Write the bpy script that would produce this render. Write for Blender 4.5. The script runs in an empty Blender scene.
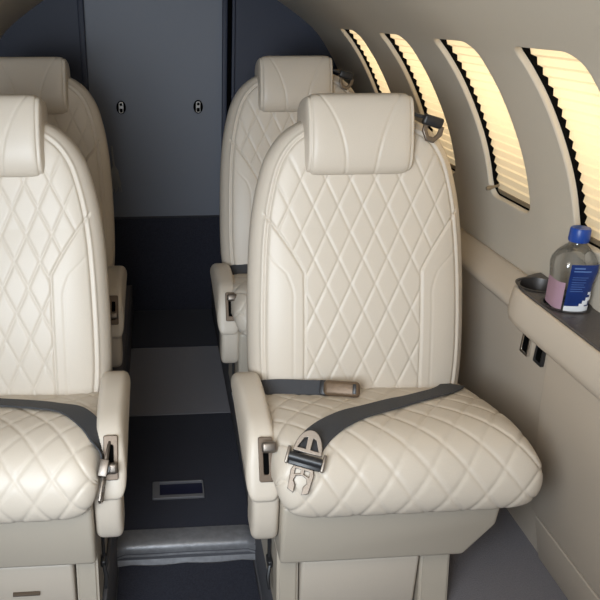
import bpy, bmesh, math, random
import numpy as np
from mathutils import Vector, Matrix
from mathutils.bvhtree import BVHTree
random.seed(7); rng = np.random.default_rng(7)
sc = bpy.context.scene
col = sc.collection

# ------------------------------------------------------------------ materials
def mat(name, base, rough=.5, metal=0., bump=0., scale=200., var=0., spec=.5, sheen=0., coat=0.):
    m = bpy.data.materials.new(name); m.use_nodes = True
    nt = m.node_tree; b = nt.nodes['Principled BSDF']
    b.inputs['Base Color'].default_value = (*base, 1)
    b.inputs['Roughness'].default_value = rough
    b.inputs['Metallic'].default_value = metal
    b.inputs['Specular IOR Level'].default_value = spec
    if sheen: b.inputs['Sheen Weight'].default_value = sheen
    if coat: b.inputs['Coat Weight'].default_value = coat
    if bump or var:
        tc = nt.nodes.new('ShaderNodeTexCoord')
        n = nt.nodes.new('ShaderNodeTexNoise'); n.inputs['Scale'].default_value = scale
        n.inputs['Detail'].default_value = 4
        nt.links.new(tc.outputs['Object'], n.inputs['Vector'])
        if bump:
            bp = nt.nodes.new('ShaderNodeBump'); bp.inputs['Strength'].default_value = bump
            bp.inputs['Distance'].default_value = .002
            nt.links.new(n.outputs['Fac'], bp.inputs['Height'])
            nt.links.new(bp.outputs['Normal'], b.inputs['Normal'])
        if var:
            mx = nt.nodes.new('ShaderNodeMix'); mx.data_type = 'RGBA'
            mx.inputs[6].default_value = (*[c*(1-var) for c in base], 1)
            mx.inputs[7].default_value = (*[min(1, c*(1+var)) for c in base], 1)
            nt.links.new(n.outputs['Fac'], mx.inputs[0])
            nt.links.new(mx.outputs[2], b.inputs['Base Color'])
    return m

M = {}
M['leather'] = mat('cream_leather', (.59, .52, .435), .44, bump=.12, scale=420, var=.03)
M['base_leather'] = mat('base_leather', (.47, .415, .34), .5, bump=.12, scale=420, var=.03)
M['shell'] = mat('wall_liner', (.58, .52, .43), .75, bump=.25, scale=500, var=.05)
M['panel'] = mat('side_panel', (.53, .455, .37), .6, bump=.15, scale=400, var=.03)
M['bolster'] = mat('bolster_leather', (.54, .465, .38), .5, bump=.1, scale=420, var=.03)
M['navy'] = mat('navy_bulkhead', (.034, .041, .070), .55, bump=.2, scale=300, var=.1)
M['door'] = mat('grey_door', (.205, .22, .262), .5, bump=.15, scale=600, var=.06)
M['darkcarpet'] = mat('dark_carpet', (.034, .036, .052), .95, bump=.9, scale=260, var=.5, spec=.2, sheen=.1)
M['greycarpet'] = mat('grey_carpet', (.22, .215, .24), .95, bump=.8, scale=260, var=.3, spec=.2, sheen=.2)
M['floorcarpet'] = mat('floor_carpet', (.19, .18, .195), .95, bump=.8, scale=300, var=.25, spec=.2, sheen=.1)
M['sidewell'] = mat('well_side', (.12, .12, .135), .85, bump=.5, scale=300, var=.15)
M['lip'] = mat('threshold_metal', (.27, .27, .285), .4, .35, bump=.5, scale=60, var=.3)
M['belt'] = mat('belt_webbing', (.045, .046, .052), .7, bump=.6, scale=900, var=.2)
M['darkplastic'] = mat('dark_plastic', (.018, .018, .02), .4)
M['black'] = mat('black_gasket', (.002, .002, .002), .9, spec=.05)  # near-black for dark parts; also paints the darkness of the window gap
M['bronze'] = mat('bronze_metal', (.15, .11, .08), .5, .6, bump=.15, scale=150, var=.15)
M['buckle'] = mat('bronze_buckle', (.15, .10, .062), .45, .35, bump=.2, scale=120, var=.3)
M['gunmetal'] = mat('brushed_gunmetal', (.20, .17, .145), .42, .85, bump=.1, scale=300, var=.1)
M['chrome'] = mat('chrome', (.75, .74, .72), .18, 1.)
M['tabletop'] = mat('table_vinyl', (.075, .066, .064), .38, bump=.25, scale=350, var=.15)
M['cupring'] = mat('cup_ring', (.055, .05, .048), .4, .4)
M['knob'] = mat('shade_knob', (.22, .17, .11), .4)
M['hatchframe'] = mat('hatch_frame', (.26, .26, .28), .45, .4)
M['hatchpit'] = mat('hatch_recess', (.012, .014, .045), .6)
M['tassel'] = mat('tassel', (.34, .33, .33), .9)
M['cap'] = mat('blue_cap', (.010, .055, .30), .35)
M['pink'] = mat('pink_label', (.36, .22, .28), .5)
M['white'] = mat('white_print', (.8, .82, .85), .5)
M['prtblue'] = mat('pale_blue_print', (.10, .18, .42), .5)

def label_mat():
    m = bpy.data.materials.new('bottle_label'); m.use_nodes = True
    nt = m.node_tree; b = nt.nodes['Principled BSDF']; b.inputs['Roughness'].default_value = .4
    tc = nt.nodes.new('ShaderNodeTexCoord'); n = nt.nodes.new('ShaderNodeTexNoise'); n.inputs['Scale'].default_value = 30
    nt.links.new(tc.outputs['Object'], n.inputs['Vector'])
    r = nt.nodes.new('ShaderNodeValToRGB')
    r.color_ramp.elements[0].color = (.004, .016, .10, 1); r.color_ramp.elements[1].color = (.008, .038, .20, 1)
    nt.links.new(n.outputs['Fac'], r.inputs['Fac']); nt.links.new(r.outputs['Color'], b.inputs['Base Color'])
    return m
M['label'] = label_mat()

def clear_mat(name, tint, gloss=.12, rough=.05):
    m = bpy.data.materials.new(name); m.use_nodes = True
    nt = m.node_tree; nt.nodes.clear()
    o = nt.nodes.new('ShaderNodeOutputMaterial'); t = nt.nodes.new('ShaderNodeBsdfTransparent')
    t.inputs['Color'].default_value = (*tint, 1)
    g = nt.nodes.new('ShaderNodeBsdfGlossy'); g.inputs['Roughness'].default_value = rough
    f = nt.nodes.new('ShaderNodeFresnel'); f.inputs['IOR'].default_value = 1.5
    a = nt.nodes.new('ShaderNodeMath'); a.operation = 'MULTIPLY_ADD'; a.inputs[1].default_value = .55; a.inputs[2].default_value = gloss*.4
    nt.links.new(f.outputs[0], a.inputs[0])
    mx = nt.nodes.new('ShaderNodeMixShader')
    nt.links.new(a.outputs[0], mx.inputs[0]); nt.links.new(t.outputs[0], mx.inputs[1]); nt.links.new(g.outputs[0], mx.inputs[2])
    nt.links.new(mx.outputs[0], o.inputs['Surface'])
    return m
M['plastic'] = clear_mat('clear_bottle', (.86, .88, .90))
M['water'] = clear_mat('water', (.9, .93, .96), .02)
M['pane'] = clear_mat('window_pane', (.95, .95, .93))

def shade_mat():
    m = bpy.data.materials.new('pleated_shade'); m.use_nodes = True
    nt = m.node_tree; nt.nodes.clear()
    o = nt.nodes.new('ShaderNodeOutputMaterial')
    d = nt.nodes.new('ShaderNodeBsdfDiffuse'); t = nt.nodes.new('ShaderNodeBsdfTranslucent')
    tc = nt.nodes.new('ShaderNodeTexCoord'); n = nt.nodes.new('ShaderNodeTexNoise'); n.inputs['Scale'].default_value = 500
    nt.links.new(tc.outputs['Object'], n.inputs['Vector'])
    r = nt.nodes.new('ShaderNodeValToRGB')
    r.color_ramp.elements[0].color = (.84, .72, .52, 1); r.color_ramp.elements[1].color = (.94, .83, .63, 1)
    nt.links.new(n.outputs['Fac'], r.inputs['Fac'])
    nt.links.new(r.outputs['Color'], d.inputs['Color']); nt.links.new(r.outputs['Color'], t.inputs['Color'])
    mx = nt.nodes.new('ShaderNodeMixShader'); mx.inputs[0].default_value = .6
    nt.links.new(d.outputs[0], mx.inputs[1]); nt.links.new(t.outputs[0], mx.inputs[2])
    nt.links.new(mx.outputs[0], o.inputs['Surface'])
    return m
M['shade'] = shade_mat()

# ------------------------------------------------------------------ helpers
def tag(o, label=None, cat=None, group=None, kind=None):
    if label: o['label'] = label
    if cat: o['category'] = cat
    if group: o['group'] = group
    if kind: o['kind'] = kind
    return o
def thing(name, label, cat, loc=(0, 0, 0), group=None):
    o = bpy.data.objects.new(name, None); col.objects.link(o); o.location = loc
    o.empty_display_size = .1
    return tag(o, label, cat, group)
def link(name, me, m, parent=None, smooth=True, angle=None):
    if m: me.materials.clear(); me.materials.append(m)
    me.polygons.foreach_set('use_smooth', [smooth]*len(me.polygons))
    o = bpy.data.objects.new(name, me); col.objects.link(o)
    if parent: o.parent = parent
    if angle is not None:
        try: me.set_sharp_from_angle(angle=angle)
        except Exception: pass
    return o
def mesh(name, V, F, m, parent=None, smooth=True, angle=None):
    me = bpy.data.meshes.new(name); me.from_pydata([tuple(map(float, v)) for v in V], [], F); me.update()
    bm = bmesh.new(); bm.from_mesh(me)
    bmesh.ops.remove_doubles(bm, verts=bm.verts, dist=1e-6)
    bmesh.ops.recalc_face_normals(bm, faces=bm.faces); bm.to_mesh(me); bm.free()
    return link(name, me, m, parent, smooth, angle)
def bmobj(name, bm, m, parent=None, angle=math.radians(35)):
    bmesh.ops.recalc_face_normals(bm, faces=bm.faces)
    me = bpy.data.meshes.new(name); bm.to_mesh(me); bm.free()
    return link(name, me, m, parent, True, angle)
def add_box(bm, c, s, bev=0., seg=3, rot=None):
    g = bmesh.ops.create_cube(bm, size=1.)
    vs = g['verts']
    bmesh.ops.scale(bm, vec=s, verts=vs)
    if bev:
        es = list({e for v in vs for e in v.link_edges})
        r = bmesh.ops.bevel(bm, geom=es, offset=bev, segments=seg, profile=.5, affect='EDGES')
        vs = list({v for f in r['faces'] for v in f.verts} | {v for v in vs if v.is_valid})
    if rot is not None: bmesh.ops.rotate(bm, cent=(0, 0, 0), matrix=rot, verts=vs)
    bmesh.ops.translate(bm, vec=c, verts=vs)
def box(name, lo, hi, m, parent=None, bev=0.004, seg=3):
    bm = bmesh.new()
    add_box(bm, [(a+b)/2 for a, b in zip(lo, hi)], [abs(b-a) for a, b in zip(lo, hi)], bev, seg)
    return bmobj(name, bm, m, parent)
def frames(P):
    P = [Vector(p) for p in P]; out = []
    n = None
    for i, p in enumerate(P):
        t = (P[min(i+1, len(P)-1)]-P[max(i-1, 0)]).normalized()
        if n is None: n = t.orthogonal().normalized()
        n = (n-t*n.dot(t)).normalized(); out.append((p, t, n, t.cross(n)))
    return out
def add_tube(bm, P, r, n=10):
    rings = []
    fr = frames(P)
    for k, (p, t, a, b) in enumerate(fr):
        rr = r[k] if isinstance(r, (list, tuple)) else r
        rings.append([bm.verts.new(p+(a*math.cos(2*math.pi*i/n)+b*math.sin(2*math.pi*i/n))*rr) for i in range(n)])
    for A, B in zip(rings, rings[1:]):
        for i in range(n): bm.faces.new((A[i], A[(i+1) % n], B[(i+1) % n], B[i]))
    bm.faces.new(rings[0][::-1]); bm.faces.new(rings[-1])
def spline(P, n):
    P = np.array(P, float); k = len(P); out = []
    for i in np.linspace(0, k-1, n):
        j = min(int(i), k-2); f = i-j
        p0 = P[max(j-1, 0)] if j > 0 else 2*P[0]-P[1]
        p1, p2 = P[j], P[j+1]
        p3 = P[j+2] if j+2 < k else 2*P[-1]-P[-2]
        out.append(.5*((2*p1)+(-p0+p2)*f+(2*p0-5*p1+4*p2-p3)*f*f+(-p0+3*p1-3*p2+p3)*f**3))
    return np.array(out)
def arcres(P, n, closed=False):
    P = np.array(P, float)
    if closed: P = np.vstack([P, P[:1]])
    d = np.r_[0, np.cumsum(np.linalg.norm(np.diff(P, axis=0), axis=1))]
    s = np.linspace(0, d[-1], n+1)[:-1] if closed else np.linspace(0, d[-1], n)
    return np.stack([np.interp(s, d, P[:, k]) for k in range(P.shape[1])], 1)
def plate(outlines, thick, bev=0.):
    """flat plate with holes in the xy plane, centred on z=0 -> mesh datablock"""
    cu = bpy.data.curves.new('plate', 'CURVE'); cu.dimensions = '2D'; cu.fill_mode = 'BOTH'
    cu.extrude = max(thick/2-bev, 0.0001); cu.bevel_depth = bev; cu.bevel_resolution = 2
    if bev: cu.offset = -bev
    for pts in outlines:
        s = cu.splines.new('POLY'); s.points.add(len(pts)-1); s.use_cyclic_u = True
        for q, p in zip(s.points, pts): q.co = (p[0], p[1], 0, 1)
    o = bpy.data.objects.new('plate', cu); col.objects.link(o)
    bpy.context.view_layer.update()
    me = bpy.data.meshes.new_from_object(o.evaluated_get(bpy.context.evaluated_depsgraph_get()))
    bpy.data.objects.remove(o); bpy.data.curves.remove(cu)
    return me
def place(me, mtx): me.transform(mtx); return me
def basis(o, ex, ey, ez):
    m = Matrix.Identity(4)
    for i in range(3): m[i][0], m[i][1], m[i][2], m[i][3] = ex[i], ey[i], ez[i], o[i]
    return m
def rrect(w, h, r, n=6, cx=0, cy=0):
    out = []
    for sx, sy, a0 in ((1, 1, 0), (-1, 1, 90), (-1, -1, 180), (1, -1, 270)):
        for k in range(n+1):
            a = math.radians(a0+90*k/n)
            out.append((cx+sx*(w/2-r)+r*math.cos(a), cy+sy*(h/2-r)+r*math.sin(a)))
    return out
def circle(r, n=28, cx=0, cy=0): return [(cx+r*math.cos(2*math.pi*i/n), cy+r*math.sin(2*math.pi*i/n)) for i in range(n)]
def grid_faces(ni, nj, closed_j):
    F = []
    for i in range(ni-1):
        for j in range(nj if closed_j else nj-1):
            F.append((i*nj+j, i*nj+(j+1) % nj, (i+1)*nj+(j+1) % nj, (i+1)*nj+j))
    return F
def grid_normals(G, closed_j):
    du = np.gradient(G, axis=0)
    dv = (np.roll(G, -1, 1)-np.roll(G, 1, 1)) if closed_j else np.gradient(G, axis=1)
    n = np.cross(du, dv); l = np.linalg.norm(n, axis=2, keepdims=True)
    return n/np.maximum(l, 1e-9)
def quilt(x, s, W, H, n=5):
    a = x/W+s/H; b = x/W-s/H
    da = np.abs(a-np.round(a)); db = np.abs(b-np.round(b))
    return (1-(1-2*da)**n)*(1-(1-2*db)**n)
def smooth01(t): t = np.clip(t, 0, 1); return t*t*(3-2*t)

# ------------------------------------------------------------------ camera
cam_d = bpy.data.cameras.new('camera'); cam = bpy.data.objects.new('camera', cam_d); col.objects.link(cam)
th = math.atan(290/700); ps = math.atan(55/700*math.cos(th))
cam.location = (0, 0, 1.35)
cam.rotation_euler = (math.pi/2-th, 0, -ps)
cam_d.sensor_width = 36; cam_d.lens = 36*700/600; cam_d.shift_x = (300-210)/600; cam_d.clip_start = .02
sc.camera = cam

# ------------------------------------------------------------------ cabin shell
CX = .03                        # cabin centre line
PROF = [(0, 1.50), (.2, 1.488), (.36, 1.45), (.482, 1.388), (.625, 1.29), (.690, 1.22), (.748, 1.13), (.797, 1.03), (.830, .93), (.847, .84), (.856, .745)]
PS = spline(PROF, 200)
PD = np.r_[0, np.cumsum(np.linalg.norm(np.diff(PS, axis=0), axis=1))]
def sh(s, out=0.):              # point of the right-hand shell profile at arc length s, pushed outwards
    x = np.interp(s, PD, PS[:, 0]); z = np.interp(s, PD, PS[:, 1])
    e = .01
    tx = np.interp(s+e, PD, PS[:, 0])-np.interp(s-e, PD, PS[:, 0]); tz = np.interp(s+e, PD, PS[:, 1])-np.interp(s-e, PD, PS[:, 1])
    l = math.hypot(tx, tz)
    return x-tz/l*out, z+tx/l*out
def s_at_z(z): return float(np.interp(-z, -PS[:, 1], PD))
Y0, Y1 = -.7, 3.16
S_TOP = s_at_z(1.395); S_BOT = PD[-1]
W_TOP, W_BOT = s_at_z(1.288), s_at_z(.900)
WIN_Y = [1.238, 1.645, 2.085, 2.560]; WW = .222
CELL = [.98]+[(a+b)/2 for a, b in zip(WIN_Y, WIN_Y[1:])]+[2.76]
# ceiling
V = []; ys = np.linspace(Y0, Y1, 30); ss = np.linspace(-S_TOP, S_TOP, 61)
for y in ys:
    for s in ss:
        x, z = sh(abs(s)); V.append((CX+math.copysign(x, s), y, z))
tag(mesh('ceiling', V, grid_faces(len(ys), len(ss), False), M['shell']), kind='structure')
# left wall: plain, outside the frame
V = []; ss = np.linspace(S_TOP, S_BOT, 30)
for y in ys:
    for s in ss:
        x, z = sh(s); V.append((CX-x, y, z))
for i in range(len(ys)): pass
tag(mesh('wall_left', V, grid_faces(len(ys), len(ss), False), M['shell']), kind='structure')
# right wall with window openings
def win_outline(n=96, grow=0.):
    w = WW+2*grow; h = (W_BOT-W_TOP)+2*grow
    p = rrect(w, h, .05+grow, 10)
    p = arcres(p, 4*n, True)
    return p
def ring_for_cell(n, y0, y1):
    N = n
    right = [(y1, S_TOP+(S_BOT-S_TOP)*k/N) for k in range(N)]
    bot = [(y1+(y0-y1)*k/N, S_BOT) for k in range(N)]
    left = [(y0, S_BOT+(S_TOP-S_BOT)*k/N) for k in range(N)]
    top = [(y0+(y1-y0)*k/N, S_TOP) for k in range(N)]
    return right+bot+left+top
V = []; F = []
def addgrid(Y, S):
    b = len(V)
    for y in Y:
        for s in S:
            x, z = sh(s); V.append((CX+x, y, z))
    F.extend([tuple(b+i for i in f) for f in grid_faces(len(Y), len(S), False)])
N = 24
S_grid = np.linspace(S_TOP, S_BOT, N+1)
addgrid(np.linspace(Y0, CELL[0], 20), S_grid)
addgrid(np.linspace(CELL[-1], Y1, 14), S_grid)
sm = (W_TOP+W_BOT)/2
OUT = None
for kc, cy in enumerate(WIN_Y):
    rect = ring_for_cell(N, CELL[kc], CELL[kc+1])
    # outline matched to the rectangle by angle from the window centre, by quarter
    o = rrect(WW, W_BOT-W_TOP, .036, 12)
    o = arcres(o, 400, True)
    ang_o = np.unwrap(np.arctan2(o[:, 1]/(W_BOT-W_TOP), o[:, 0]/WW)); ang_o -= 0
    res = []
    for (ry, rs) in rect:
        a = math.atan2((rs-sm)/(S_BOT-S_TOP), (ry-cy)/(CELL[kc+1]-CELL[kc]))
        k = int(np.argmin(np.abs((np.arctan2(o[:, 1]/(W_BOT-W_TOP), o[:, 0]/WW)-a+math.pi) % (2*math.pi)-math.pi)))
        res.append((cy+o[k, 0], sm+o[k, 1]))
    res = np.array(res); rect = np.array(rect)
    NR = 12; b = len(V); nj = len(rect)
    rows = [(rect*(1-t)+res*t, 0.) for t in [1-(1-k/NR)**1.5 for k in range(NR+1)]]
    # rolled edge and reveal
    c = np.array([cy, sm])
    for inset, out in ((.0012, .0008), (.0025, .0025), (.003, .006), (.003, .0125)):
        rows.append((c+(res-c)*(1-inset/np.maximum(np.abs(res-c).max(1, keepdims=True), .05)), out))
    for R, out in rows:
        for (y, s) in R:
            x, z = sh(s, out); V.append((CX+x, y, z))
    F.extend([tuple(b+i for i in f) for f in grid_faces(len(rows), nj, True)])
tag(mesh('wall_right', V, F, M['shell'], angle=math.radians(60)), kind='structure')

# windows, shades
NAMES = ['nearest window at the right picture edge', 'second window above the padded ledge',
         'third window beside the front headrest', 'farthest window by the dark bulkhead']
for k, cy in enumerate(WIN_Y):
    # pane outside
    o = rrect(WW+.03, W_BOT-W_TOP+.03, .05, 8); 
    V = []; NI, NJ = 12, 24
    for i in range(NI):
        for j in range(NJ):
            y = cy+(WW+.05)*(i/(NI-1)-.5); s = W_TOP-.025+(W_BOT-W_TOP+.05)*j/(NJ-1)
            x, z = sh(s, .062); V.append((CX+x, y, z))
    w = mesh('window_%d' % (k+1), V, grid_faces(NI, NJ, False), M['pane']); tag(w, kind='structure')
    # black ring behind the reveal: the gap's darkness put into its colour
    V = []; A = arcres(rrect(WW+.03, W_BOT-W_TOP+.03, .046, 12), 160, True); B = arcres(rrect(WW-.009, W_BOT-W_TOP-.009, .034, 12), 160, True)
    for P, out in ((A, .0135), (B, .0125), (B, .036), (A, .044)):
        for (a, s) in P:
            x, z = sh(sm+s, out); V.append((CX+x, cy+a, z))
    g = mesh('window_gasket', V, grid_faces(4, 160, True), M['black'], w, angle=math.radians(40))
    # pleated shade
    t = thing('window_shade', 'closed backlit pleated cream shade in the ' + NAMES[k], 'window shade', group='pleated window shades')
    x0, z0 = sh(W_BOT); t.location = (CX+x0, cy, z0); bpy.context.view_layer.update(); inv = t.matrix_world.inverted()
    V = []; NP = 19; NS = NP*8+1; yy = np.linspace(-.5, .5, 20)
    sw = WW-.009
    for a in yy:
        for j in range(NS):
            f = j/(NS-1)*NP; tri = abs((f % 1)*2-1)
            s = W_TOP+.005+(W_BOT-W_TOP-.010)*j/(NS-1)
            x, z = sh(s, .0215+.006*(tri-.5)); V.append(inv @ Vector((CX+x, cy+a*sw-.004, z)))
    mesh('pleated_fabric', V, grid_faces(20, NS, False), M['shade'], t, smooth=False)
    # bottom rail of the shade with its pull knob on the aft side
    V = []
    for a in np.linspace(-.5, .5, 8):
        for ds, dn in ((-.006, .016), (.004, .016), (.004, .022), (-.006, .022)):
            x, z = sh(W_BOT-.010+ds, dn); V.append(inv @ Vector((CX+x, cy+a*(WW-.035), z)))
    fs = grid_faces(8, 4, True)+[(0, 1, 2, 3), (31, 30, 29, 28)]
    mesh('bottom_rail', V, fs, M['knob'], t, smooth=False)
    bm = bmesh.new()
    q = [sh(W_BOT-.022, d) for d in (.022, .008, -.004, -.012)]
    add_tube(bm, [inv @ Vector((CX+x, cy+WW/2-.012, z)) for x, z in q], [.004, .0035, .006, .005], 10)
    bmobj('pull_knob', bm, M['knob'], t)

# padded ledge (bolster) aft and lower wall
def prism(name, sec, y0, y1, m, parent=None, ny=2, closed=True, angle=math.radians(35)):
    V = []; Y = np.linspace(y0, y1, ny)
    for y in Y:
        for (x, z) in sec: V.append((x, y, z))
    F = grid_faces(ny, len(sec), closed)
    if closed: F += [tuple(range(len(sec))), tuple((ny-1)*len(sec)+k for k in reversed(range(len(sec))))]
    return mesh(name, V, F, m, parent, True, angle)
sec = [(.889, .750), (.882, .757), (.868, .756), (.838, .738), (.818, .722), (.813, .710), (.817, .700), (.832, .692), (.889, .684)]
tag(prism('trim_1', arcres(spline(sec, 60), 60), 1.44, Y1-.002, M['bolster']), kind='structure')
sec = [(.8835, .752), (.8835, .7445), (.8885, .7445), (.8885, .752)]
tag(prism('trim_2', sec, 1.44, Y1-.002, M['black']), kind='structure')
sec = [(.838, .688), (.846, .55), (.862, .36), (.893, .125), (.93, .125), (.93, .688)]
tag(prism('wall_right_lower', sec, 1.275, Y1-.002, M['panel']), kind='structure')
sec = [(-.94, .125), (-.82, .125), (-.80, .74), (-.94, .76)]
tag(prism('wall_left_lower', sec, Y0, Y1-.002, M['panel']), kind='structure')
# near side cabinet face, standing proud of the wall
bm = bmesh.new()
pts = [(.813, .695), (.820, .55), (.838, .38), (.850, .265), (.880, .265), (.880, .695)]
def addprism(bm, pts, y0, y1, bev):
    a = [bm.verts.new((x, y0, z)) for x, z in pts]; b = [bm.verts.new((x, y1, z)) for x, z in pts]
    n = len(pts)
    fs = [bm.faces.new(a), bm.faces.new(b[::-1])]+[bm.faces.new((a[i], b[i], b[(i+1) % n], a[(i+1) % n])) for i in range(n)]
    bmesh.ops.recalc_face_normals(bm, faces=fs)
    if bev:
        es = [e for e in bm.edges if e.is_valid and e.calc_face_angle(0) > .3 and all(v in a+b for v in e.verts)]
        bmesh.ops.bevel(bm, geom=es, offset=bev, segments=3, profile=.5, affect='EDGES')
cab = thing('side_cabinet', 'tan leather-covered side cabinet below the windows with dark cupholder top', 'cabinet', (.86, .9, .2))
def wp(o, parent):
    o.parent = parent; o.matrix_parent_inverse = Matrix.Translation(-Vector(parent.location)); return o
addprism(bm, pts, Y0, 1.28, .006)
wp(bmobj('cabinet_panel', bm, M['panel']), cab)
bm = bmesh.new()
pts = [(.8535, .257), (.886, .128), (.925, .128), (.925, .257)]
addprism(bm, pts, Y0, 1.265, .005); wp(bmobj('kick_panel', bm, M['panel']), cab)
# rounded leather rim around the table top: swept outline with a rolled section
def rim_outline():
    P = [(.880, 1.478), (.858, 1.470), (.832, 1.455), (.808, 1.432), (.790, 1.400), (.783, 1.36)]
    P = [tuple(p) for p in spline(P, 24)]
    return P+[(.783, y) for y in np.linspace(1.33, Y0, 24)]
RO = rim_outline()
secs = [(.003, .777), (.000, .780), (-.004, .777), (-.008, .766), (-.011, .745), (-.012, .722), (-.009, .706), (.000, .697), (.020, .693), (.034, .692)]
V = []
for i, (x, y) in enumerate(RO):
    a = np.array(RO[max(i-1, 0)]); b = np.array(RO[min(i+1, len(RO)-1)]); t = (b-a)/np.linalg.norm(b-a)
    nn = np.array((-t[1], t[0]))             # to the cabin side?
    if nn[0] > 0 and abs(t[1]) > .5: nn = -nn
    if abs(t[1]) <= .5 and nn[1] < 0: nn = -nn
    for d, z in secs: V.append((x+nn[0]*-d, y+nn[1]*-d, z))
wp(mesh('leather_rim', V, grid_faces(len(RO), len(secs), False), M['bolster']), cab)
out = [(x+.002, y-.002) for x, y in RO]+[(.881, Y0)]
CUPS = [(.8345, 1.395), (.8345, 1.284)]
me = plate([out]+[circle(.0435, 40, *c) for c in CUPS], .012, .002)
place(me, Matrix.Translation((0, 0, .778)))
wp(link('table_top', me, M['tabletop'], None, True, math.radians(35)), cab)
for c, zf in zip(CUPS, (.735, .769)):
    r = .0445
    V = []; n = 40
    for rr, z in ((r+.002, .7835), (r+.0045, .7862), (r-.001, .7865), (r-.0025, .783), (r-.003, zf+.002), (r-.004, zf), (0.001, zf)):
        for (x, y) in circle(rr, n, *c): V.append((x, y, z))
    o = mesh('cup_holder', V, grid_faces(7, n, True), M['cupring'], angle=math.radians(40)); wp(o, cab)

# outlets on the lower wall
for lab, y, z, h in (('upper left of two small black sockets with chrome frame below the side table', 1.404, .638, .058), ('small black socket nearer the cabinet edge, right of its twin', 1.343, .640, .052)):
    t = thing('wall_socket', lab, 'socket', (.838, y, z), 'wall sockets')
    w = .036
    E = basis((0, 0, 0), (0, 1, 0), (.035, 0, 1), (-1, 0, 0))
    me = plate([rrect(w, h, .004), rrect(w-.014, h-.014, .004)], .008, .0015); place(me, E); link('frame', me, M['chrome'] if h > .055 else M['darkplastic'], t, True, .6)
    me = plate([rrect(w-.013, h-.013, .004)], .005, .001); place(me, E); link('socket_insert', me, M['black'], t, True, .6)

# ------------------------------------------------------------------ floor
AX0, AX1 = -.147, .238
bm = bmesh.new()
add_box(bm, ((AX0-.94)/2, (Y0+Y1)/2, .07), (AX0+.94, Y1-Y0, .12))
add_box(bm, ((AX1+.94)/2, (Y0+Y1)/2, .07), (.94-AX1, Y1-Y0, .12))
tag(bmobj('floor', bm, M['floorcarpet']), kind='structure')
bm = bmesh.new()
add_box(bm, ((AX0+AX1)/2, (1.51+Y1)/2, -.03), (AX1-AX0+.06, Y1-1.51, .044))
add_box(bm, ((AX0+AX1)/2, (Y0+1.51)/2, -.067), (AX1-AX0+.06, 1.51-Y0, .02))
tag(bmobj('floor_aisle', bm, M['sidewell']), kind='structure')
for nm, x0, x1 in (('trim_3', AX0-.006, AX0+.003), ('trim_4', AX1-.003, AX1+.006)):
    tag(box(nm, (x0, Y0, -.1), (x1, Y1-.02, .134), M['sidewell'], bev=.002), kind='structure')
def rug(name, x0, x1, y0, y1, z, m, lab, hole=None, rag=.0):
    pts = []
    for a, b in (((x0, y0), (x1, y0)), ((x1, y0), (x1, y1)), ((x1, y1), (x0, y1)), ((x0, y1), (x0, y0))):
        for k in range(12):
            t = k/12; pts.append((a[0]+(b[0]-a[0])*t, a[1]+(b[1]-a[1])*t+(rag*math.sin(k*1.3) if a[1] == b[1] == y1 else 0)))
    me = plate([pts]+([hole] if hole else []), .008, .002); place(me, Matrix.Translation((0, 0, z)))
    o = link(name, me, m, None, True, .6); return tag(o, lab, 'carpet')
A0, A1 = AX0+.004, AX1-.004
rug('carpet_mat', A0, A1, 2.735, Y1-.02, -.004, M['darkcarpet'], 'dark navy aisle carpet farthest back, against the bulkhead')
rug('carpet_mat', A0, A1, 2.185, 2.73, -.004, M['greycarpet'], 'lighter grey aisle carpet between the rear seats')
HX0, HX1, HY0, HY1 = -.048, .108, 1.708, 1.788
rug('carpet_mat', A0, A1, 1.572, 2.18, -.004, M['darkcarpet'], 'dark navy aisle carpet with the recessed floor pull set in it',
    [(HX0, HY0), (HX1, HY0), (HX1, HY1), (HX0, HY1)])
rug('carpet_mat', A0+.003, A1-.006, Y0+.01, 1.494, -.052, M['darkcarpet'], 'dark navy carpet in the low footwell in front of the threshold step', rag=.004)
# floor pull
t = thing('floor_pull', 'grey framed recessed floor hatch pull set in the dark aisle carpet', 'floor handle', ((HX0+HX1)/2, (HY0+HY1)/2, 0))
cxh, cyh = 0, 0; w, h = HX1-HX0, HY1-HY0
me = plate([rrect(w, h, .006), [(-w/2+.022, -h/2+.014), (w/2-.004, -h/2+.014), (w/2-.004, h/2-.004), (-w/2+.022, h/2-.004)]], .012, .001)
link('frame', me, M['hatchframe'], t, True, .6)
o = box('recess_flap', (-w/2+.018, -h/2+.010, -.0085), (w/2-.004, h/2-.004, -.003), M['hatchpit'], t, .001)
# threshold step between the aisle floor and the lower well
def lipsec(x):
    D = -.020
    b = .004*math.sin(x*30)
    return [(y+D, z) for y, z in [(1.600, -.004), (1.597, .004), (1.575, .008), (1.548, .008), (1.535, .004), (1.527, -.006), (1.526, -.018), (1.531, -.022), (1.528, -.030+b*.3), (1.533, -.036), (1.529, -.044), (1.522, -.056), (1.545, -.060), (1.60, -.05)]]
V = []; X = np.linspace(AX0+.003, AX1-.003, 40)
for x in X:
    e = min(x-X[0], X[-1]-x); dz = -.008*math.exp(-(e/.012)**2)
    for y, z in lipsec(x): V.append((x, y, z+(dz if z > -.03 else 0)))
n = len(lipsec(0)); F = grid_faces(40, n, True)+[tuple(range(n)), tuple(39*n+k for k in reversed(range(n)))]
tag(mesh('trim_5', V, F, M['lip'], angle=math.radians(50)), kind='structure')

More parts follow.
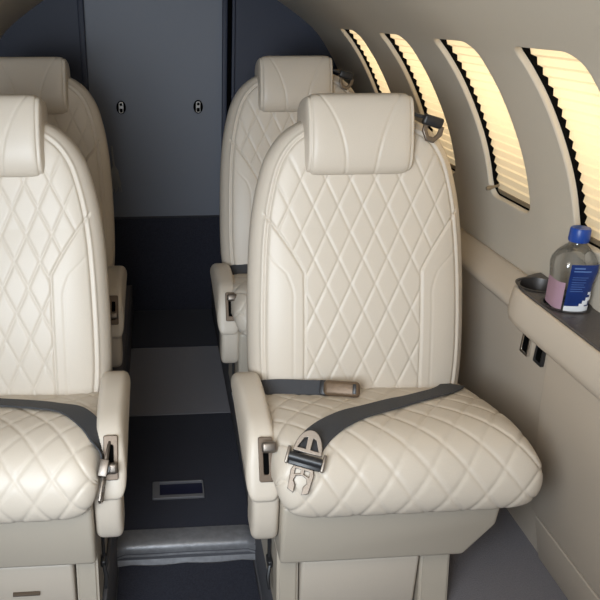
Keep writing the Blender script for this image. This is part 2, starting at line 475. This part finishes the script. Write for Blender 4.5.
# ------------------------------------------------------------------ bulkhead and door
def arch_poly(x0, x1, zlo):
    """navy bulkhead panel between x0 and x1, from zlo up to the shell"""
    pts = [(x0, zlo), (x1, zlo)]
    top = []
    for x in np.linspace(x1, x0, 40):
        h = abs(x-CX)
        z = float(np.interp(h, PS[:, 0], PS[:, 1])) if h < .85 else .745
        top.append((x, z+.004))
    return pts+top
YB = Y1
E = basis((0, YB+.010, 0), (1, 0, 0), (0, 0, 1), (0, -1, 0))
DX0, DX1 = -.306, .312
for nm, a, b in (('wall_back_left', -.83, DX0), ('wall_back_right', DX1, .89)):
    me = plate([arch_poly(a, b, .0)], .02); place(me, E); tag(link(nm, me, M['navy'], None, True, .6), kind='structure')
me = plate([arch_poly(DX0, DX1, .44)], .02); place(me, Matrix.Translation((0, .028, 0)) @ E)
door = tag(link('door_1', me, M['door'], None, True, .6), kind='structure')
kick = box('wall_back_kick', (DX0, YB-.012, -.1), (DX1, YB+.035, .458), M['darkcarpet'], None, .006); tag(kick, kind='structure')
# jamb strips
for k, (x0, x1, y0, m) in enumerate(((DX1-.030, DX1-.008, YB-.004, M['navy']), (DX1-.008, DX1+.008, YB-.022, M['black']), (DX1+.009, DX1+.024, YB-.016, M['navy']), (DX0-.012, DX0+.012, YB-.012, M['navy']))):
    z1 = float(np.interp(abs(x0-CX), PS[:, 0], PS[:, 1]))-.004
    tag(box('trim_%d' % (6+k), (x0, y0, .46), (x1, YB+.02, z1), m, None, .004), kind='structure')
# latches on the door
for x in (-.160, .178):
    E2 = basis((x, YB+.0185, .955), (1, 0, 0), (0, 0, 1), (0, -1, 0))
    pl = plate([[(.021*math.cos(a), .029*math.sin(a)) for a in np.linspace(0, 2*math.pi, 28)[:-1]]], .006, .002); place(pl, E2)
    o = link('latch_plate', pl, M['black'], door, True, .6)
    me = plate([[(p[0]*1., p[1]) for p in rrect(.022, .05, .009)], circle(.005, 14, 0, .013), rrect(.010, .014, .002, 3, 0, -.012)], .008, .002); place(me, Matrix.Translation((0, -.006, 0)) @ E2)
    link('latch', me, M['chrome'], o, True, .6)

# tassel hanging on the door by the rear left seat
bm = bmesh.new()
add_tube(bm, [(0, 0, 0), (.002, 0, -.05), (.006, 0, -.09)], .004, 6)
for k in range(70):
    a = random.uniform(0, 6.28); r = random.uniform(0, 1); L = random.uniform(.07, .12)
    add_tube(bm, [(.006, 0, -.085), (.006+.016*r*math.cos(a), .012*r*math.sin(a), -.11), (.008+.03*r*math.cos(a), .018*r*math.sin(a), -.09-L)], [.003, .0032, .0015], 5)
o = bmobj('tassel', bm, M['tassel']); o.location = (-.209, YB+.004, .79)
tag(o, 'dark grey fluffy tassel hanging on the door edge behind the rear left seat', 'tassel')

# ------------------------------------------------------------------ seats (modelled with the seat centre at x=0, cabin y, floor at z=.2)
SY, SZ = 1.30, .13             # origin of a seat: its base centre on the floor
def L(p): return (p[0], p[1]-SY, p[2]-SZ)
ALPHA = math.atan(.27)
def back_frame(v, d):          # v up along the back, d towards the sitter
    return 1.468+v*math.sin(ALPHA)-d*math.cos(ALPHA), .44+v*math.cos(ALPHA)+d*math.sin(ALPHA)
OUTL = [(0, .235), (.03, .250), (.08, .259), (.16, .263), (.28, .262), (.40, .257), (.48, .249), (.54, .238), (.60, .221), (.645, .196), (.675, .166), (.695, .13), (.707, .09), (.711, .05)]
OV = np.array([a for a, b in OUTL]); OW = np.array([b for a, b in OUTL])
osp = spline(OUTL, 300)
def halfw(v): return np.interp(v, osp[:, 0], osp[:, 1])
def seam_x(v):                 # half-width of the quilted field at height v
    t = np.clip((v-.345)/.17, 0, 1)
    return .137+(v*0)+.118*np.clip(t, 0, 1)**1.0*(1-.25*(1-t))
def make_backrest(root):
    NF, NB = 260, 24
    uf = np.linspace(-1, 1, NF); uf = np.sign(uf)*(1-(1-np.abs(uf))**1.25)
    ub = np.linspace(1, -1, NB+2)[1:-1]
    vs = np.r_[np.linspace(0, .58, 250), osp[osp[:, 0] > .582, 0][::2], .711]
    vs = np.unique(vs)
    T = .065
    G = []; X = []; FM = []
    for v in vs:
        w = halfw(v); k = max(0, (v-.60)/.125); tf = (1-min(k, 1)**3)**.5 if k < 1 else 0.05
        tf = max(tf, .25)
        lum = .012*math.sin(math.pi*min(v/.45, 1))
        row = []
        for u in uf:
            e = (1-abs(u)**7)**.5
            d = T*tf*e+lum*(1-u*u)+.010*u*u*math.exp(-((v-.22)/.2)**2)*e
            y, z = back_frame(v, d); row.append((w*u, y, z))
        for u in ub:
            e = (1-abs(u)**5)**.5
            y, z = back_frame(v, -T*tf*e); row.append((w*u, y, z))
        G.append(row)
    G = np.array(G); Nn = grid_normals(G, True)
    # make the normals point outwards (towards -y in front)
    if Nn[100, NF//2, 1] > 0: Nn = -Nn
    nf = NF
    VV = np.repeat(vs[:, None], nf, 1); XX = G[:, :nf, 0]
    # distance to the outline
    pts = osp; D = np.full(VV.shape, 9.)
    for p in np.vstack([pts, [[.711, 0.02], [.711, 0]]]): D = np.minimum(D, np.hypot(VV-p[0], np.abs(XX)-p[1]))
    ax = np.abs(XX); sx = seam_x(VV)
    inside = smooth01((sx-ax)/.004)*smooth01((D-.036)/.006)
    q = quilt(XX, VV-.02, .0570, .119, 10)
    off = inside*(.0030*q)+(1-inside)*.0035*smooth01((D-.034)/.01)
    ds = np.abs(ax-sx)/np.where(VV > .345, 1.25, 1.)
    off -= .0046*np.exp(-(ds/.0026)**2)*smooth01((D-.018)/.006)          # seam round the quilted field
    sx2 = np.where(VV < .40, sx+.026-.02*smooth01((VV-.27)/.1)+.05*smooth01((VV-.28)/.11), 9)
    off -= .0010*np.exp(-((ax-sx2)/.003)**2)*smooth01((D-.02)/.006)
    off += .0030*np.exp(-((D-.0285)/.0035)**2)-.0024*np.exp(-((D-.035)/.0025)**2)   # piped edge
    G2 = G.copy(); G2[:, :nf] += Nn[:, :nf]*off[..., None]
    ni, nj = G.shape[:2]
    P = G2.reshape(-1, 3)-np.array([0, SY, SZ])
    F = grid_faces(ni, nj, True)+[tuple(range(nj))[::-1], tuple((ni-1)*nj+k for k in range(nj))]
    return mesh('backrest', P, F, M['leather'], root)
def loft_x(name, prof, cen, half, root, m, offs=None, nlat=90, p=8., q=.5, wfun=None):
    """soft body: side profile (y,z) loop swept across x, closing on the spine points cen at both ends"""
    prof = np.array(prof); cen = np.array(cen)
    t = np.linspace(-1, 1, nlat); u = np.sign(t)*(1-(1-np.abs(t))**1.6)
    G = np.zeros((nlat, len(prof), 3))
    for i, uu in enumerate(u):
        f = max(0, 1-abs(uu)**p)**q
        yz = cen+(prof-cen)*f
        G[i, :, 0] = half*uu*(wfun(prof) if wfun is not None else 1.); G[i, :, 1:] = yz
    Nn = grid_normals(G, True)
    mid = nlat//2; j = int(np.argmin(prof[:, 0]))
    if Nn[mid, j, 1] > 0: Nn = -Nn
    if offs is not None: G = G+Nn*offs(G)[..., None]
    n = len(prof); P = np.vstack([G.reshape(-1, 3), G[0].mean(0)[None], G[-1].mean(0)[None]])-np.array([0, SY, SZ])
    F = grid_faces(nlat, n, True)
    for base, c in ((0, nlat*n), ((nlat-1)*n, nlat*n+1)): F += [(base+k, base+(k+1) % n, c) for k in range(n)]
    return mesh(name, P, F, m, root)
def make_headrest(root):
    # rolled pad over the top of the back, in (d, v) of the back frame
    dv = [(-.045, .630), (-.062, .68), (-.058, .722), (-.02, .745), (.03, .749), (.072, .745), (.092, .730), (.103, .69), (.106, .645), (.103, .61), (.092, .580), (.074, .567), (.058, .572), (.050, .60), (.045, .66), (.0, .70), (-.03, .66)]
    pr = arcres(np.vstack([spline(dv+[dv[0]], 200)[:-1]]), 150, True)
    cen = np.stack([np.clip(pr[:, 0], .02, .07), np.clip(pr[:, 1], .60, .715)], 1)
    P = np.array([back_frame(v, d) for d, v in pr]); C = np.array([back_frame(v, d) for d, v in cen])
    def offs(G):
        x = G[:, :, 0]; v = np.repeat(pr[None, :, 1], G.shape[0], 0); d = np.repeat(pr[None, :, 0], G.shape[0], 0)
        front = smooth01((d-.06)/.02)
        hv = np.clip((v-.57)/.19, 0, 1)
        xs = .034+.070*hv**2.0
        o = -.0022*np.exp(-((np.abs(x)-xs)/.0026)**2)*front
        o -= .0022*np.exp(-((np.abs(x)-.112)/.0022)**2)*smooth01((d+.02)/.02)
        o += .002*np.exp(-((np.abs(x)-.1165)/.003)**2)
        return o
    return loft_x('headrest', P, C, .1225, root, M['leather'], offs, 150, 14., .5)
CUSH = [(1.50, .495), (1.44, .513), (1.36, .538), (1.28, .560), (1.20, .576), (1.145, .577), (1.100, .561), (1.070, .527), (1.058, .490), (1.061, .460), (1.076, .442), (1.11, .438), (1.2, .438), (1.35, .435), (1.50, .435)]
def make_cushion(root, side):
    c = spline(CUSH, 300)
    top = arcres(c[:240], 150); bot = arcres(c[240:], 22)[1:]
    pr = np.vstack([top, bot])
    d = np.r_[0, np.cumsum(np.linalg.norm(np.diff(pr, axis=0), axis=1))]
    sb = d[np.argmin(np.abs(pr[:150, 1]-.446)+(pr[:150, 0] > 1.2)*9)]
    S = sb-d
    cen = np.stack([np.clip(pr[:, 0], 1.10, 1.47), np.interp(np.clip(pr[:, 0], 1.10, 1.47), [1.10, 1.2, 1.47], [.502, .505, .475])], 1)
    def offs(G):
        x = G[:, :, 0]; s = np.repeat(S[None], G.shape[0], 0)
        q = quilt(x+.036, s+.002, .074, .098, 10)
        u = np.abs(x)/.272
        fade = smooth01((s+.004)/.012)
        o = .0036*q*fade*smooth01((1.02-u)/.05)
        o -= .004*np.exp(-((s+.003)/.003)**2)
        # soft waviness of worn leather
        o += .002*np.sin(x*23+1.)*np.sin(s*17)
        return o
    o = loft_x('seat_cushion', pr, cen, .270, root, M['leather'], offs, 190, 11., .5)
    for v in o.data.vertices:
        if v.co.x*side > 0: v.co.x *= 1-.075*float(smooth01((1.25-SY-v.co.y)/.2))
    return o
def make_armrest(root, side):
    # side=-1: on the left of the seat; x measured from the outer face
    prof = [(1.47, .568), (1.42, .590), (1.35, .600), (1.27, .600), (1.215, .596), (1.180, .582), (1.156, .556), (1.134, .515), (1.118, .480), (1.117, .466), (1.14, .462), (1.2, .465), (1.30, .485), (1.40, .515), (1.47, .53)]
    pr = arcres(spline(prof+[prof[0]], 200)[:-1], 110, True)
    cen = np.stack([np.clip(pr[:, 0], 1.15, 1.44), np.interp(np.clip(pr[:, 0], 1.15, 1.44), [1.15, 1.3, 1.44], [.510, .54, .55])], 1)
    a = loft_x('armrest', pr, cen, .0345, root, M['leather'], None, 40, 5., .5)
    a.location = (side*.273, 0, -.017)
    prof = [(1.122, .464), (1.117, .42), (1.118, .385), (1.126, .356), (1.145, .346), (1.17, .348), (1.19, .37), (1.205, .42), (1.215, .464)]
    pr = np.vstack([arcres(spline(prof, 100), 60), arcres(np.array([(1.215, .464), (1.122, .464)]), 12)[1:-1]])
    cen = np.stack([np.clip(pr[:, 0], 1.14, 1.18), np.clip(pr[:, 1], .37, .455)], 1)
    b = loft_x('armrest_post', pr, cen, .0285, root, M['leather'], None, 30, 5., .5)
    b.location = (side*.268, 0, -.006)
    # lever plate on the front slope
    p0 = Vector(L((0, 1.1745, .588))); p1 = Vector(L((0, 1.1275, .500)))
    c = (p0+p1)/2; ey = (p0-p1).normalized(); ex = Vector((1, 0, 0)); ez = ex.cross(ey)
    if ez.y > 0: ez = -ez; ex = -ex
    c = c+ez*.0045+Vector((.005, 0, 0))
    E = basis(c, ex, ey, ez)
    hh = (p0-p1).length*.88
    me = plate([rrect(.0285, hh, .004), rrect(.0105, hh*.62, .003, 4, 0, -.002)], .008, .0015)
    pl = link('lever_plate', place(me, E), M['bronze'], a, True, .6)
    me = plate([rrect(.012, hh*.64, .003, 4, 0, -.002)], .003); link('lever_slot', place(me, Matrix.Translation(ez*-.001) @ E), M['black'], a, True, .6)
    bm = bmesh.new()
    up = .024 if side < 0 else -.02
    add_tube(bm, [(0, up-.006, 0), (0, up, .010), (0, up+.002, .020)], [.004, .0045, .006], 10)
    add_box(bm, (.004 if side < 0 else 0., up+.002, .024), (.030, .022, .014), .006)
    bm.transform(E)
    bmobj('recline_lever', bm, M['gunmetal'], a)
    for o in list(a.children): pass
    return a
def strip(bm, C, Wd, half, thick):
    """flat strap along points C; Wd = across directions"""
    n = len(C); R = []
    for i in range(n):
        t = (C[min(i+1, n-1)]-C[max(i-1, 0)]).normalized(); w = (Wd[i]-t*Wd[i].dot(t)).normalized(); nn = t.cross(w)
        R.append([bm.verts.new(C[i]+w*half*a+nn*thick*b) for a, b in ((-1, -.5), (-.96, .5), (.96, .5), (1, -.5))])
    for A, B in zip(R, R[1:]):
        for k in range(4): bm.faces.new((A[k], A[(k+1) % 4], B[(k+1) % 4], B[k]))
    bm.faces.new(R[0]); bm.faces.new(R[-1][::-1])
def drape(bvh, P, n, half, lift, skew=None):
    """path P (seat-local, approximate) projected on the cushion -> centres and across vectors"""
    P = spline(P, n); C = []; Nn = []
    for p in P:
        loc, nor, i, d = bvh.find_nearest(Vector(p))
        if nor.dot(Vector(p)-loc) < 0 and d > .001: nor = (Vector(p)-loc).normalized()
        C.append(loc+nor*lift); Nn.append(nor)
    # smooth
    for _ in range(4):
        C = [C[0]]+[(C[i-1]+C[i]*2+C[i+1])/4 for i in range(1, n-1)]+[C[-1]]
        Nn = [Nn[0]]+[((Nn[i-1]+Nn[i]*2+Nn[i+1])/4).normalized() for i in range(1, n-1)]+[Nn[-1]]
    W = []
    for i in range(n):
        t = (C[min(i+1, n-1)]-C[max(i-1, 0)]).normalized(); W.append(Nn[i].cross(t).normalized())
    # lift so the strap edges stay clear of the cushion
    for _ in range(2):
        for i in range(n):
            need = 0
            for e in (-1, -.5, 0, .5, 1):
                q = C[i]+W[i]*half*e; loc, nor, k, d = bvh.find_nearest(q)
                sd = (q-loc).dot(nor); need = max(need, .002-sd)
            C[i] = C[i]+Nn[i]*min(need, .012)
    for _ in range(2): C = [C[0]]+[(C[i-1]+C[i]*2+C[i+1])/4 for i in range(1, n-1)]+[C[-1]]
    return C, W, Nn
def tongue(E, parent):
    E = E @ Matrix.Scale(1.25, 4)
    """metal belt tongue: strap frame with two triangular windows, roller and hooked end; y along the strap"""
    top = [(-.022, -.004)]+[(.022*math.cos(a), -.004+.036*math.sin(a)) for a in np.linspace(math.pi, 0, 16)][1:-1]+[(.022, -.004)]
    tri1 = [(-.016, .002), (-.004, .002), (-.004, .020), (-.009, .018)]
    tri2 = [(.004, .002), (.016, .002), (.009, .018), (.004, .020)]
    me = plate([top, tri1, tri2], .004, .001); me2 = plate([[(-.015, -.026), (-.018, -.034), (-.016, -.062), (-.006, -.066), (-.006, -.054), (-.010, -.048), (-.008, -.041), (0, -.038), (.008, -.041), (.010, -.048), (.006, -.054), (.006, -.066), (.016, -.062), (.018, -.034), (.015, -.026)], [(-.011, -.030), (-.003, -.030), (-.003, -.036), (-.011, -.038)], [(.003, -.030), (.011, -.030), (.011, -.038), (.003, -.036)]], .004, .001)
    bm = bmesh.new(); bm.from_mesh(me); bm.from_mesh(me2)
    for s in (-1, 1): add_box(bm, (s*.0275, -.013, 0), (.005, .026, .014), .0015, 2)
    bm.transform(E)
    o = bmobj('belt_tongue', bm, M['gunmetal'], parent)
    bm = bmesh.new(); add_tube(bm, [(-.025, -.014, .003), (.025, -.014, .003)], .0072, 14); add_box(bm, (0, -.018, -.002), (.05, .016, .006), .002, 2)
    bm.transform(E); bmobj('roller', bm, M['darkplastic'], parent)
    return o
def buckle(E, parent):
    bm = bmesh.new()
    add_box(bm, (0, 0, .004), (.036, .082, .024), .010, 4); bm.transform(E)
    bmobj('belt_buckle', bm, M['buckle'], parent)
    bm = bmesh.new(); add_box(bm, (0, -.030, .0165), (.022, .008, .003), .001, 2); bm.transform(E)
    bmobj('buckle_latch', bm, M['darkplastic'], parent)
    bm = bmesh.new(); add_box(bm, (0, .040, .004), (.034, .020, .012), .003, 2); bm.transform(E)
    bmobj('strap_sleeve', bm, M['darkplastic'], parent)

def build_seat(side):
    """parts of a seat under an Empty at the origin; side=-1 has the aisle armrest on its left"""
    root = bpy.data.objects.new('aircraft_seat', None); col.objects.link(root); root.empty_display_size = .2
    make_backrest(root); make_headrest(root).location.x = side*.012
    cu = make_cushion(root, side)
    # skirt
    w = .238; sec = []
    pts = [(-.238, .446), (-.238, .294), (.150, .294), (.210, .372), (.210, .446)] if side < 0 else [(-.210, .446), (-.210, .372), (-.150, .294), (.238, .294), (.238, .446)]
    bm = bmesh.new()
    a = [bm.verts.new(L((x, 1.098 if z > .4 else 1.108, z))) for x, z in pts]; b = [bm.verts.new(L((x, 1.50, z))) for x, z in pts]; n = len(pts)
    bm.faces.new(a); bm.faces.new(b[::-1])
    for i in range(n): bm.faces.new((a[i], b[i], b[(i+1) % n], a[(i+1) % n]))
    bmesh.ops.recalc_face_normals(bm, faces=bm.faces); bmesh.ops.bevel(bm, geom=bm.edges[:], offset=.010, segments=4, profile=.5, affect='EDGES')
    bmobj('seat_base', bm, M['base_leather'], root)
    # pedestal: middle storage box between side frames
    sgn = -side
    def X(a, b): a, b = sgn*a, sgn*b; return min(a, b), max(a, b)
    x0, x1 = X(-.185, .070)
    d = box('pedestal_drawer', L((x0, 1.135, .135)), L((x1, 1.42, .276)), M['leather'], root, .008)
    if side > 0:
        bm = bmesh.new(); add_tube(bm, [L((p, 1.131, .205)) for p in np.linspace(.056, .112, 6)], .0045, 8); bmobj('drawer_handle', bm, M['bronze'], d)
    x0, x1 = X(.076, .142)
    bm = bmesh.new()
    p = [(1.150, .295), (1.120, .13), (1.44, .13), (1.40, .295)]
    def fr(x0, x1):
        a = [bm.verts.new(L((x0, y, z))) for y, z in p]; b = [bm.verts.new(L((x1, y, z))) for y, z in p]
        fs = [bm.faces.new(a), bm.faces.new(b[::-1])]+[bm.faces.new((a[i], b[i], b[(i+1) % 4], a[(i+1) % 4])) for i in range(4)]
        bmesh.ops.recalc_face_normals(bm, faces=fs)
    fr(x0, x1)
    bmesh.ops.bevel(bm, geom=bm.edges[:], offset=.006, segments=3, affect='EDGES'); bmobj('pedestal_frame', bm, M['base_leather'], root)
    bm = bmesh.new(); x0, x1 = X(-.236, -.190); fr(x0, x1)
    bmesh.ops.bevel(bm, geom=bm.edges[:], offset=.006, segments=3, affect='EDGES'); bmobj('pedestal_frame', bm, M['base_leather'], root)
    # swivel release latch by the aisle
    bm = bmesh.new(); xl = side*.243
    add_box(bm, L((xl, 1.20, .222)), (.012, .03, .018), .004); add_tube(bm, [L((xl, 1.19, .222)), L((xl+side*.006, 1.175, .200)), L((xl+side*.004, 1.165, .175))], [.004, .005, .003], 8)
    add_tube(bm, [L((xl, 1.205, .23)), L((xl-side*.001, 1.22, .29))], .004, 8)
    bmobj('release_latch', bm, M['darkplastic'], root)
    make_armrest(root, side)
    # shoulder strap guide on the outboard shoulder of the back
    sx = -side*.152
    y, z = back_frame(.668, .058)
    bm = bmesh.new()
    R = Matrix.Rotation(-side*math.radians(16), 3, 'Y')
    add_box(bm, (-side*.004, -.004, .006), (.048, .018, .024), .006, 3, R)
    add_box(bm, (side*.020, .012, .016), (.044, .026, .008), .003, 2, R)
    bm.transform(Matrix.Translation(L((sx, y-.010, z+.012)))); g = bmobj('strap_guide', bm, M['darkplastic'], root)
    me = plate([[(-.024, .016), (-.024, -.004), (-.009, -.024), (.009, -.024), (.024, -.004), (.024, .016)], [(-.014, .010), (-.013, -.001), (-.006, -.012), (.006, -.012), (.013, -.001), (.014, .010)]], .008, .002)
    place(me, Matrix.Translation(L((sx-side*.004, y-.018, z-.004))) @ R.to_4x4() @ basis((0, 0, 0), (1, 0, 0), (0, .26, .97), (0, -1, .26)))
    link('guide_ring', me, M['gunmetal'], g, True, .6)
    bm = bmesh.new(); bm.from_mesh(cu.data); bvh = BVHTree.FromBMesh(bm); bm.free()
    return root, bvh
def belt_long(root, bvh, P, half=.027):
    C, W, Nn = drape(bvh, [L(p) for p in P], 46, half, .004)
    bm = bmesh.new(); strip(bm, C, W, half, .0026)
    s = bmobj('seat_belt', bm, M['belt'], root)
    t = (C[-1]-C[-4]).normalized(); a = C[-1]
    q = a+t*.085
    for _ in range(3):
        loc, nor, k, d = bvh.find_nearest(q); q = loc+nor*.010; q = a+(q-a).normalized()*.085
    ey = (a-q).normalized(); loc, nor, k, d = bvh.find_nearest((a+q)/2); ez = (Nn[-1]+nor).normalized(); ez = (ez-ey*ez.dot(ey)).normalized(); ex = ey.cross(ez)
    tongue(basis(a+ez*.007+ey*.004, ex, ey, ez), s)
    return s
def belt_short(root, bvh, P):
    C, W, Nn = drape(bvh, [L(p) for p in P], 20, .020, .006)
    # the strap leans against the backrest: roll it about its own length
    W2 = []; N2 = []
    for k in range(20):
        a = math.radians(52); up = Vector((0, .45, 1)).normalized()
        w = W[k] if W[k].y > 0 else -W[k]
        w2 = (w*math.cos(a)+Vector((0, 0, 1))*math.sin(a)).normalized(); W2.append(w2)
        t = (C[min(k+1, 19)]-C[max(k-1, 0)]).normalized(); nn = t.cross(w2); N2.append(nn if nn.y < 0 else -nn)
        C[k] = C[k]+Vector((0, 0, 1))*.010
    bm = bmesh.new(); strip(bm, C, W2, .018, .003)
    s = bmobj('seat_belt', bm, M['belt'], root)
    t = (C[-1]-C[-3]).normalized(); ez = N2[-1]; ez = (ez-t*ez.dot(t)).normalized()
    buckle(basis(C[-1]+t*.036+ez*.002, ez.cross(t)*-1, -t, ez), s)
    return s
def dup(root):
    r = root.copy(); col.objects.link(r)
    for ch in root.children:
        c = ch.copy(); col.objects.link(c); c.parent = r
        for g in ch.children:
            d = g.copy(); col.objects.link(d); d.parent = c
            for h in g.children:
                e = h.copy(); col.objects.link(e); e.parent = d
    return r
seatR, bvhR = build_seat(-1)
belt_short(seatR, bvhR, [(-.262, 1.43, .52), (-.22, 1.415, .535), (-.17, 1.405, .54), (-.12, 1.395, .545), (-.092, 1.385, .55)])
seatL, bvhL = build_seat(1)
rearR = dup(seatR); rearL = dup(seatL)
belt_long(seatR, bvhR, [(.225, 1.43, .56), (.19, 1.39, .585), (.13, 1.345, .60), (.04, 1.295, .615), (-.06, 1.235, .625), (-.135, 1.175, .625), (-.184, 1.118, .61), (-.204, 1.084, .60)])
belt_long(seatL, bvhL, [(-.10, 1.385, .60), (0., 1.365, .61), (.10, 1.33, .615), (.18, 1.285, .615), (.228, 1.225, .61), (.262, 1.175, .575), (.275, 1.14, .525)])
belt_short(rearL, bvhL, [(.262, 1.43, .52), (.22, 1.415, .535), (.16, 1.405, .54), (.10, 1.392, .545), (.065, 1.378, .55)])
SEATS = [(seatR, .462, 0, 'front right cream quilted leather seat with grey belt laid across its cushion'),
         (seatL, -.390, .028, 'front left cream quilted leather seat, half cut off by the picture edge'),
         (rearR, .465, .80, 'rear right cream quilted seat, mostly hidden behind the front right seat'),
         (rearL, -.421, .80, 'rear left cream quilted seat, hidden behind the front left seat')]
for o, x, dy, lab in SEATS:
    o.location = (x, SY+dy, SZ)
    if dy > .5:
        for c in o.children:
            if c.name.split('.')[0] in ('backrest', 'headrest', 'strap_guide'): c.location.z += .034
            if c.name.split('.')[0] in ('armrest', 'armrest_post'): c.location.z -= .012; c.location.x -= math.copysign(.006, c.location.x)
    tag(o, lab, 'seat', 'cabin seats')

# ------------------------------------------------------------------ water bottle in the front cup holder
BX, BY, BZ = CUPS[1][0]-.001, CUPS[1][1], .7700
t = thing('water_bottle', 'clear plastic water bottle with blue cap and blue label in the cup holder', 'bottle', (BX, BY, BZ))
t.rotation_euler.z = math.radians(-8); t.scale = (1, 1, .96)
def sq(r, z, n, k):   # rounded-square ring
    out = []
    for i in range(n):
        a = 2*math.pi*i/n; c, s = math.cos(a), math.sin(a)
        rr = r/((abs(c)**k+abs(s)**k)**(1/k)); out.append((rr*c, rr*s, z))
    return out
RR = [(.004, .002, 2), (.031, .000, 3), (.0348, .004, 3.5), (.0352, .02, 3.6), (.036, .075, 3.6), (.0395, .098, 3.4), (.0405, .108, 3.2), (.0395, .119, 3.0), (.033, .134, 2.6), (.0235, .146, 2.2), (.018, .152, 2), (.016, .157, 2), (.016, .168, 2)]
V = []
for r, z, k in RR: V += sq(r, z, 48, k)
mesh('bottle_body', V, grid_faces(len(RR), 48, True), M['plastic'], t)
V = []; R2 = [(.001, .004, 2), (.0315, .004, 3.4), (.0335, .02, 3.6), (.0338, .030, 3.6), (.001, .0302, 3.6)]
for r, z, k in R2: V += sq(r, z, 40, k)
mesh('water', V, grid_faces(len(R2), 40, True), M['water'], t, angle=.6)
V = []; R3 = [(.001, .159, 2), (.0188, .159, 2), (.0195, .163, 2), (.0190, .184, 2), (.0175, .188, 2), (.001, .189, 2)]
n = 60
for r, z, k in R3:
    for i in range(n):
        a = 2*math.pi*i/n; q = r*(1+(.025 if i % 2 and .163 <= z <= .185 else 0)); V.append((q*math.cos(a), q*math.sin(a), z))
mesh('bottle_cap', V, grid_faces(len(R3), n, True), M['cap'], t, angle=.5)
def patch(name, a0, a1, z0, z1, m, parent, lift=.0008, na=30, nz=8):
    V = []
    for a in np.linspace(a0, a1, na):
        for z in np.linspace(z0, z1, nz):
            r = np.interp(z, [.02, .075, .098, .108, .119], [.0352, .036, .0395, .0405, .0395])+lift; k = 3.6
            c, s = math.cos(a), math.sin(a); rr = r/((abs(c)**k+abs(s)**k)**(1/k)); V.append((rr*c, rr*s, z))
    return mesh(name, V, grid_faces(na, nz, False), m, parent)
dg = math.radians
lb = patch('front_label', dg(-118), dg(-38), .010, .120, M['label'], t)
patch('barcode_strip', dg(-118), dg(-42), .014, .027, M['white'], lb, .0014)
patch('back_label', dg(150), dg(236), .018, .078, M['pink'], t, .0004)
# lettering lines and flower shape on the label
for k, (a0, a1, z0) in enumerate(((-100, -72, .111), (-100, -56, .1045), (-100, -58, .0915), (-100, -62, .0865), (-100, -60, .080), (-100, -64, .075), (-100, -60, .070), (-100, -66, .065), (-100, -62, .060))):
    patch('label_print', dg(a0-10), dg(a1-10), z0, z0+(.003 if k < 2 else .0012), M['prtblue'], lb, .0014, 12, 2)
for a, z, w, h in ((-52, .035, 8, .010), (-45, .043, 7, .008), (-60, .030, 8, .006), (-44, .056, 5, .006), (-38, .047, 4, .012)):
    patch('label_flower', dg(a-w-8), dg(a+w-8), z-h/2, z+h/2, M['white'], lb, .0016, 8, 3)

# ------------------------------------------------------------------ light
def area(name, loc, target, size, energy, color, sy=None):
    d = bpy.data.lights.new(name, 'AREA'); d.energy = energy; d.color = color; d.size = size
    if sy: d.shape = 'RECTANGLE'; d.size_y = sy
    o = bpy.data.objects.new(name, d); col.objects.link(o); o.location = loc
    o.rotation_euler = (Vector(target)-Vector(loc)).to_track_quat('-Z', 'Y').to_euler()
    return o
for cy in WIN_Y:
    x, z = sh(sm, .20); z += .05; x2, z2 = sh(sm)
    area('window_daylight', (CX+x, cy, z), (CX+x2, cy, z2), .30, 2.1, (1., .82, .58), .45)
dl = area('door_daylight', (-.42, .0, 1.22), (.05, 1.65, .85), .7, 12.5, (.78, .89, 1.), .6)
dl.data.spread = math.radians(105)
area('cabin_downlight', (.0, .45, 1.46), (.75, 1.25, .55), .5, 8, (1., .91, .78), 1.0)  # unseen fill light, added to brighten and warm the right wall
w = bpy.data.worlds.new('world'); sc.world = w; w.use_nodes = True
bg = w.node_tree.nodes['Background']; bg.inputs['Color'].default_value = (.9, .95, 1., 1); bg.inputs['Strength'].default_value = .42
sc.view_settings.view_transform = 'Standard'; sc.view_settings.look = 'None'
sc.view_settings.exposure = 0; sc.view_settings.gamma = 1
